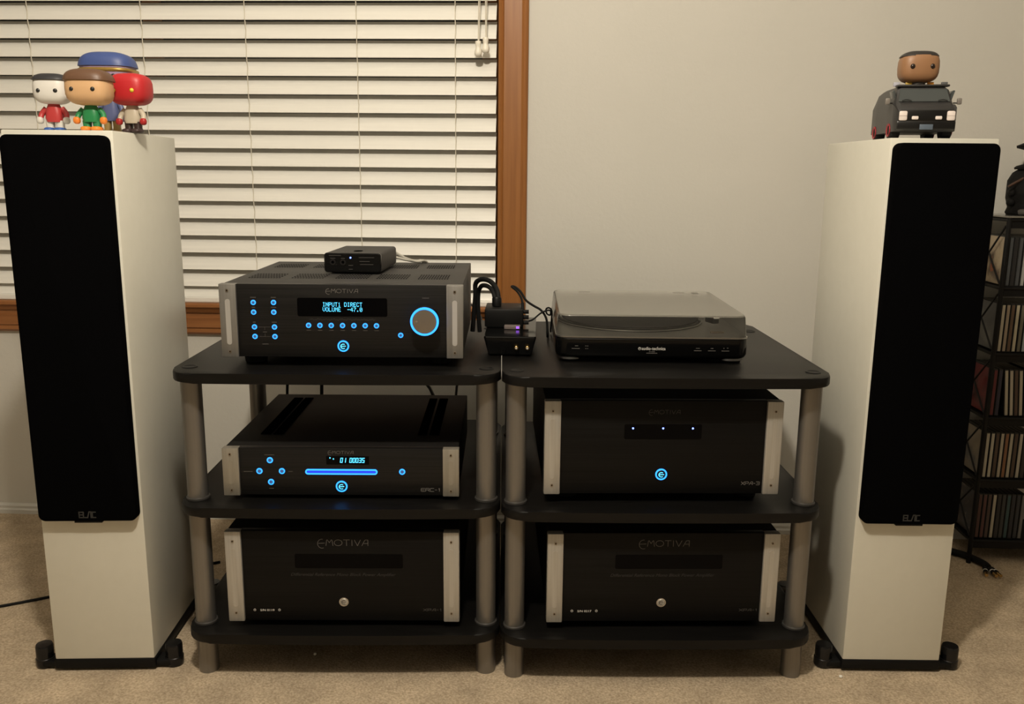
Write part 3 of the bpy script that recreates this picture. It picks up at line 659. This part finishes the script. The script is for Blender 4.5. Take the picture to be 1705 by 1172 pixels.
# ------------------------------------------------------------------ toys on the speakers (plain generic figures)
def toy(label, loc, rz, hw, hh, hd, skin, hair, torso, leg, arm, foot, total, hair_lo=.15, eye=(.02, .02, .02)):
    t_ = thing('toy_figure', label, 'figurine', loc, rz, 'vinyl figures on the speaker')
    hz = total-hh/2
    MB().sell((0, 0, hz), (hw/2, hd/2, hh/2), .62).build('head', plain(skin), t_, 50)
    MB().sell((0, .0015, hz+.001), (hw/2+.0028, hd/2+.0038, hh/2+.0018), .62, t0=hair_lo).build('hair', plain(hair), t_, 50)
    for s in (-1, 1): MB().sell((s*hw*.24, -hd/2+.002, hz-.06*hh), (.0038, .0032, .0038), 1).build('eye', plain(eye, .2), t_, 60)
    bz = total-hh
    MB().loft([[(a, b, z) for a, b in rrect(w_, d_, r, 4)] for w_, d_, z, r in ((.026, .020, bz*.36, .008), (.030, .022, bz*.5, .009), (.027, .020, bz*.8, .009), (.016, .014, bz+.003, .006))]).build('torso', plain(torso), t_, 50)
    for s in (-1, 1):
        l = MB().loft([[(a+s*.0085, b, z) for a, b in rrect(w_, d_, r, 4)] for w_, d_, z, r in ((.014, .018, .003, .005), (.0125, .014, bz*.2, .005), (.0135, .015, bz*.42, .005))]).build('leg', plain(leg), t_, 50)
        MB().sell((s*.0090, -.003, .0042), (.0085, .0120, .0042), .7).build('shoe', plain(foot), l, 50)
        a = MB().tube([(s*.0135, 0, bz*.86), (s*.0210, -.002, bz*.66), (s*.0225, -.006, bz*.48)], .0052, seg=10, r1=.0044).build('arm', plain(torso), t_, 50)
        MB().sell((s*.0230, -.007, bz*.42), (.0058, .0055, .0062), .8).build('hand', plain(arm), a, 50)
    return t_
toy('vinyl figure with white head and black cap, leftmost on the speaker', (-.893, 1.575, STOP), .10, .060, .050, .050, (.72, .70, .66), (.03, .03, .035), (.45, .04, .04), (.62, .60, .55), (.62, .60, .55), (.03, .10, .35), .098, hair_lo=.25)
toy('vinyl figure with brown hair, green top and orange boots', (-.802, 1.530, STOP), .05, .074, .058, .060, (.68, .42, .22), (.13, .065, .035), (.02, .22, .07), (.02, .20, .07), (.75, .22, .03), (.80, .25, .03), .101, hair_lo=.12)
toy('red-headed vinyl figure in a pale coat at the speaker\'s right edge', (-.7615, 1.598, STOP), -.08, .070, .056, .058, (.50, .020, .025), (.50, .020, .025), (.52, .46, .36), (.035, .018, .015), (.40, .02, .02), (.05, .03, .03), .104, hair_lo=.97, eye=(.75, .6, .05))
t4 = toy('tall lilac vinyl figure with blue cap behind the other figures', (-.8465, 1.690, STOP), .05, .096, .076, .072, (.33, .24, .36), (.05, .085, .26), (.10, .12, .25), (.30, .20, .06), (.3, .22, .34), (.30, .20, .06), .149, hair_lo=.10)
MB().sell((0, .0015, .149-.076/2+.0065), (.0515, .0405, .006), .62).build('gold_band', plain((.42, .27, .07), .35, .6), t4, 50)

# toy van
v = thing('toy_van', 'dark grey toy van with red wheel rims on the right speaker', 'toy van', (.6465, 1.612, STOP), -.10)
VW = .052; BLK = plain((.006, .006, .006), .3); GRY = plain((.032, .031, .031), .4)
def vr(y, z, w_): return (w_, y, z)
# body as stations along the length: (y, z_bottom, belt_z, roof_z, half width belt, half width roof)
st_ = [(0.000, .018, .046, .048, .047, .044), (.006, .014, .054, .056, .051, .047), (.020, .013, .060, .064, .052, .047), (.034, .013, .062, .090, .052, .043), (.050, .013, .062, .0935, .052, .043), (.130, .013, .062, .0935, .052, .043), (.165, .014, .060, .090, .051, .042), (.172, .018, .055, .080, .048, .040)]
rings = []
for y, zb, zm, zr, a, b in st_: rings.append([(-a, y, zb), (-a, y, (zb+zm)/2), (-a, y, zm), (-b, y, zr-.004), (-b+.006, y, zr), (b-.006, y, zr), (b, y, zr-.004), (a, y, zm), (a, y, (zb+zm)/2), (a, y, zb)])
MB().loft(rings).build('body', GRY, v, 30)
MB().box((0, .001, .0235), (.098, .010, .016), bevel=.003).build('bumper', BLK, v, 35)
MB().box((0, -.0005, .0395), (.094, .006, .020), bevel=.002).build('radiator_grille', BLK, v, 35)
n = Vector((0, -.026, .014))
ws = MB(); ws.loft([[(-.043, .0195, .0655), (.043, .0195, .0655), (.043, .0225, .0655), (-.043, .0225, .0655)], [(-.039, .0325, .0875), (.039, .0325, .0875), (.039, .0355, .0875), (-.039, .0355, .0875)]]); ws.build('windscreen', plain((.06, .068, .068), .12), v)
MB().box((0, .040, .0935), (.088, .018, .004), bevel=.0015).build('sun_visor', GRY, v, 35)
for s in (-1, 1):
    hl = MB().box((s*.0395, -.0040, .0395), (.0135, .004, .0165), bevel=.0025).build('headlight', plain((.80, .72, .68), .3), v, 35)
    MB().box((s*.0395, -.0058, .0395), (.0125, .0012, .0006)).build('divider', plain((.5, .42, .4)), hl)
    MB().box((s*.0195, -.0040, .0360), (.011, .004, .006), bevel=.0015).build('fog_light', plain((.80, .72, .68), .3), v, 35)
    mi = MB().box((s*.0600, .026, .0660), (.008, .006, .011), bevel=.002).build('mirror', plain((.20, .18, .16), .3), v, 35)
    MB().cyl((s*.050, .027, .063), (s*.058, .027, .063), .0012, 8).build('mirror_arm', BLK, mi)
    MB().box((s*.0485, .040, .0765), (.003, .026, .017), bevel=.001, ry=s*.28).build('side_window', plain((.06, .068, .068), .12), v, 35)
    MB().tube([(s*.030-.008, .0175, .0665), (s*.030, .0180, .0685), (s*.030+.008, .0175, .0665)], .0007, seg=6).build('wiper', BLK, v)
    for y in (.036, .135):
        wh = MB().lathe([(.010, -.0085), (.0155, -.008), (.0168, -.005), (.0168, .005), (.0155, .008), (.010, .0085)], c=(s*.0435, y, .0168), axis='x', seg=24).build('wheel', 'rubber', v, 40)
        annulus_pts = MB().lathe([(.0002, s*.0060), (.006, s*.0070), (.0105, s*.0100), (.0115, s*.0100), (.0115, s*.004), (.0002, s*.004)], c=(s*.0435, y, .0168), axis='x', seg=20); annulus_pts.build('wheel_rim', plain((.32, .015, .025), .35), wh, 40)
MB().box((0, -.0050, .0205), (.022, .0016, .009), bevel=.0006).build('number_plate', plain((.10, .13, .17), .4), v, 35)
for x, c in ((-.0410, (.45, .45, .52)), (-.0205, (.50, .33, .05)), (.0165, (.75, .30, .03)), (.0400, (.10, .10, .10))):
    MB().box((x, .052, .0975), (.011, .004, .0075), bevel=.001).build('roof_lamp', plain(c, .4), v, 35)
d_ = thing('toy_driver', 'brown-headed toy figure poking out of the van roof', 'figurine', (.648, 1.672, STOP+.0935), -.08)
MB().sell((0, 0, .0330), (.0335, .0265, .0270), .62).build('head', plain((.30, .155, .075)), d_, 50)
MB().sell((0, .0015, .0338), (.0348, .0272, .0278), .62, t0=.32).build('hair', plain((.025, .022, .02)), d_, 50)
for s in (-1, 1): MB().sell((s*.0165, -.0245, .033), (.0042, .0035, .0046), 1).build('eye', plain((.02, .012, .01), .15), d_, 60)
MB().cyl((0, 0, 0), (0, 0, .012), .014, 20).build('neck', plain((.03, .025, .022)), d_, 40)

# ------------------------------------------------------------------ CD rack at the right
RX, RY, RW, RD = 1.047, 2.085, .30, .140
rk = thing('cd_rack', 'black wire CD rack with five tiers behind the right speaker', 'rack', (RX, RY, FZ))
LV = [.718, .561, .404, .247, .090]; RT = .876
for x in (0, RW):
    for y in (0, RD):
        MB().cyl((x, y, 0), (x, y, RT-FZ), .0055, 12).build('post', 'wirerack', rk, 40)
for z in [RT]+LV:
    mb = MB(); zz = z-FZ-.006
    for y in (0, RD): mb.cyl((0, y, zz), (RW, y, zz), .0042, 8)
    for x in (0, RW): mb.cyl((x, 0, zz), (x, RD, zz), .0042, 8)
    mb.box((RW/2, RD/2, zz), (RW, RD, .003))
    mb.box((RW/2, .001, zz-.010), (RW, .003, .018))
    mb.build('shelf', 'wirerack', rk, 35)
tops = [RT]+LV[:-1]
for zt_, zb_ in zip(tops, LV):
    for x in (0, RW):
        MB().cyl((x-.004, .004, zt_-.02-FZ), (x-.004, RD-.004, zb_+.005-FZ), .0022, 6).cyl((x-.004, RD-.004, zt_-.02-FZ), (x-.004, .004, zb_+.005-FZ), .0022, 6).build('cross_brace', 'wirerack', rk)
tag(MB().box((RX+RW/2, RY+RD/2, RT+.001), (RW+.012, RD+.012, .004), bevel=.001).build('glass_shelf_top', plain((.16, .15, .13), .15), None), 'thin smoky top sheet lying on the wire CD rack', 'shelf sheet')
ROWS = [
 [('slate grey', (.05, .055, .06)), ('black', (.012, .012, .013)), ('slate grey', (.055, .06, .065)), ('white-labelled black', (.30, .30, .29)), ('black', (.01, .01, .011)), ('brown', (.07, .055, .04)), ('yellow', (.42, .34, .08)), ('cream', (.40, .36, .28)), ('black', (.015, .015, .015)), ('grey', (.12, .12, .12))],
 [('cream', (.40, .36, .28)), ('tan', (.30, .24, .18)), ('brown', (.10, .06, .035)), ('pale cream', (.42, .38, .28)), ('olive grey', (.12, .11, .08)), ('pale blue', (.32, .36, .40)), ('black', (.012, .012, .013)), ('cream', (.40, .36, .28)), ('maroon', (.10, .02, .02)), ('grey', (.12, .12, .12))],
 [('dark red', (.10, .010, .014)), ('navy', (.015, .015, .035)), ('cream', (.38, .34, .26)), ('pale cream', (.40, .36, .29)), ('brown', (.07, .04, .025)), ('cream', (.38, .34, .26)), ('plum', (.07, .02, .04)), ('grey', (.15, .14, .14)), ('black', (.012, .012, .012)), ('tan', (.28, .22, .16))],
 [('cream', (.38, .35, .28)), ('pale cream', (.40, .37, .30)), ('dark brown', (.06, .035, .022)), ('cream', (.36, .32, .25)), ('orange brown', (.20, .09, .04)), ('lettered cream', (.36, .33, .26)), ('dark brown', (.06, .035, .022)), ('pale cream', (.38, .35, .29)), ('black', (.012, .012, .012)), ('grey', (.13, .13, .13))],
 [('dark red', (.055, .018, .016)), ('maroon', (.07, .022, .022)), ('dark brown', (.05, .03, .025)), ('cream', (.36, .33, .26)), ('black', (.010, .010, .012)), ('dark grey', (.025, .027, .03)), ('teal', (.02, .06, .07)), ('navy', (.010, .012, .022)), ('blue-edged black', (.015, .02, .03)), ('grey', (.12, .12, .12))]]
ORD = ['first', 'second', 'third', 'fourth', 'fifth', 'sixth', 'seventh', 'eighth', 'ninth', 'tenth']
TIER = ['top tier', 'second tier', 'middle tier', 'fourth tier', 'bottom tier']
def art(name, cols, sc):
    m = principled(name, cols[0], .3); b = m.node_tree.nodes['Principled BSDF']
    tc = nd(m, 'ShaderNodeTexCoord'); n_ = nd(m, 'ShaderNodeTexNoise'); n_.inputs['Scale'].default_value = sc; n_.inputs['Detail'].default_value = 3
    r = nd(m, 'ShaderNodeValToRGB'); r.color_ramp.interpolation = 'EASE'
    for i, c in enumerate(cols):
        e = r.color_ramp.elements[i] if i < 2 else r.color_ramp.elements.new(.5)
        e.position = .32+.36*i/(len(cols)-1); e.color = (*c, 1)
    lk(m, tc.outputs['Object'], n_.inputs['Vector']); lk(m, n_.outputs['Fac'], r.inputs['Fac']); lk(m, r.outputs['Color'], b.inputs['Base Color'])
    return m
ARTS = [art('cover_art_beige', [(.42, .34, .24), (.38, .30, .20), (.30, .10, .05), (.10, .07, .05)], 22), art('cover_art_grey', [(.08, .08, .08), (.10, .10, .10), (.16, .16, .15)], 18), art('cover_art_red', [(.10, .012, .018), (.16, .016, .02), (.06, .008, .012)], 20), art('cover_art_sand', [(.32, .27, .20), (.26, .22, .17), (.12, .12, .12)], 18), art('cover_art_mixed', [(.16, .13, .11), (.06, .05, .05), (.22, .18, .15), (.05, .05, .06)], 30)]
CT, CD, CH = .0098, .116, .116
case_m = plain((.020, .020, .020), .25)
base_case = None
for ri, row in enumerate(ROWS):
    x = RX+.0105
    for ci, (cn, col) in enumerate(row):
        lean = 0.0
        if ri == 2 and ci in (2, 3, 4, 5): lean = -.10
        t_ = thing('cd_case', '%s-spined CD case, %s from the left post on the %s of the rack' % (cn, ORD[ci], TIER[ri]), 'CD case', (x+CT/2, RY+.008, LV[ri]-.0035), 0, 'CD cases on the wire rack')
        t_.rotation_euler = (0, lean, 0)
        if base_case is None: c_ = base_case = MB().box((0, CD/2, CH/2+.001), (CT, CD, CH), bevel=.0006, seg=1).build('case', case_m, t_)
        else: c_ = inst(base_case, t_)
        MB().box((0, -.0003, CH/2+.001), (CT-.0034, .0012, CH-.006)).build('spine_insert', plain(col, .4), t_)
        if ci == 0: MB().box((-CT/2-.0003, CD/2, CH/2+.001), (.001, CD-.006, CH-.005)).build('cover', ARTS[ri], t_)
        x += CT+random.uniform(.001, .0022)+(.013 if ri == 2 and ci == 1 else 0)
        if ri == 3 and ci == 4: pass
# dark sculpture on the CD rack, cut by the frame
f_ = thing('dark_statuette', 'black lumpy statuette with a brown spike standing on the CD rack', 'statuette', (1.125, 2.150, RT+.003))
DK = noise_mat('dark_resin', (.003, .0028, .0026), (.007, .0065, .006), nscale=60, rough=.7, spec=.15, bump=.6, bdist=.003)
mb = MB(); mb.lathe([(.050, 0), (.054, .006), (.050, .018), (.056, .040), (.056, .080), (.047, .098), (.036, .106), (.030, .112)], seg=20); mb.build('body', DK, f_, 60)
MB().lathe([(.044, .106), (.045, .110), (.040, .114), (.026, .118), (.024, .135)], seg=20).build('collar', DK, f_, 50)
MB().lathe([(.022, .133), (.026, .150), (.044, .155), (.045, .160), (.026, .168), (.022, .185), (.010, .192), (.001, .193)], seg=20).build('hat', DK, f_, 50)
MB().tube([(-.040, -.030, .085), (-.062, -.032, .073), (-.074, -.033, .066)], .0035, seg=8, r1=.0028).build('spike', plain((.05, .022, .012)), f_, 50)
for z in (.030, .052): MB().sell((-.054, -.012, z), (.009, .011, .0095), .9).build('knob', DK, f_, 50)
for x in (-.030, .020): MB().sell((x, -.030, .008), (.014, .022, .008), .7).build('foot', plain((.06, .055, .05)), f_, 50)

# ------------------------------------------------------------------ loose cables and crumbs on the carpet
tag(MB().tube([(-1.75, 1.42, FZ+.003), (-1.45, 1.58, FZ+.003), (-1.19, 1.712, FZ+.003), (-1.05, 1.80, FZ+.003), (-.90, 1.90, FZ+.003), (-.80, 1.96, FZ+.003)], .0032).build('speaker_cable', 'rubber', None, 50), 'black cable lying on the carpet left of the left speaker', 'cable')
cb = thing('rca_cable', 'black cable with gold plugs lying on carpet below the CD rack', 'cable', (1.04, 1.985, FZ))
oc = (1.07, 2.0, FZ)
MB().tube(rel(oc, [(.85, 2.17, FZ+.008), (.95, 2.185, FZ+.009), (1.02, 2.165, FZ+.010), (1.075, 2.125, FZ+.010), (1.100, 2.08, FZ+.010), (1.100, 2.050, FZ+.012)]), .0085, seg=10).build('cord', 'rubber', cb, 50)
for dx, rzz in ((-.013, -.35), (.005, .0), (.014, .15)):
    b0 = Vector((.028+dx*.6, .045, .011)); d = Vector((math.sin(rzz)*1.0, -1, -.06)).normalized()
    pb = MB().cyl(b0, b0+d*.022, .0052, 12).build('plug', 'rubber', cb, 40)
    MB().cyl(b0+d*.012, b0+d*.015, .0057, 12).build('band', 'print_white', pb, 40)
    MB().cyl(b0+d*.022, b0+d*.036, .0040, 12).build('tip', 'gold', pb, 40)
for i, (x, y, r, lab) in enumerate(((-.4577, 1.563, .0030, 'white crumb on the carpet in front of the left rack'), (.5640, 1.545, .0036, 'white crumb on the carpet between the turntable rack and right speaker'))):
    mb = MB(); mb.sell((0, 0, r*.8), (r, r*.8, r*.8), .8, 10, 6)
    for vv in mb.bm.verts: vv.co += Vector((random.uniform(-1, 1), random.uniform(-1, 1), random.uniform(-1, 1)))*r*.12
    tag(mb.build('crumb', 'crumb', None, 60, (x, y, FZ)), lab, 'crumb')
# leads hanging behind the racks
def lead(label, pts, r, mat='rubber'): return tag(MB().tube(pts, r).build('hanging_cable', mat, None, 50), label, 'cable')
lead('black lead hanging behind the CD player, left end', [(-.62, 2.12, FZ+.004), (-.655, 2.10, .10), (-.660, 2.09, .30), (-.648, 2.085, .50), (-.62, 2.09, .60), (-.56, 2.09, .66), (-.50, 2.07, .66), (-.48, 1.99, .66)], .0035)
lead('black lead hanging behind the CD player, a hand right of the back post', [(-.52, 2.13, FZ+.004), (-.555, 2.11, .10), (-.572, 2.10, .30), (-.568, 2.10, .50), (-.55, 2.10, .62), (-.48, 2.08, .655), (-.45, 1.99, .655)], .0042)
lead('grey lead slanting behind the CD player under the preamplifier', [(-.25, 2.13, FZ+.004), (-.26, 2.12, .20), (-.29, 2.10, .42), (-.36, 2.10, .50), (-.42, 2.10, .60), (-.41, 2.07, .655), (-.40, 1.99, .655)], .0040, 'grey_wire')
lead('grey lead slanting behind the CD player near the right post', [(-.18, 2.13, FZ+.004), (-.21, 2.12, .20), (-.235, 2.10, .42), (-.20, 2.10, .53), (-.17, 2.10, .60), (-.19, 2.07, .655), (-.21, 1.99, .655)], .0032, 'grey_wire')
lead('black lead drooping behind the bottom right amplifier', [(.35, 2.09, .26), (.44, 2.10, .235), (.54, 2.08, .215), (.62, 2.06, .18), (.66, 2.05, .06), (.67, 2.05, FZ+.005)], .0075)
lead('black lead drooping behind the bottom left amplifier', [(-.60, 2.07, .25), (-.70, 2.09, .19), (-.78, 2.09, .12), (-.80, 2.10, FZ+.05), (-.76, 2.12, FZ+.004)], .0050)
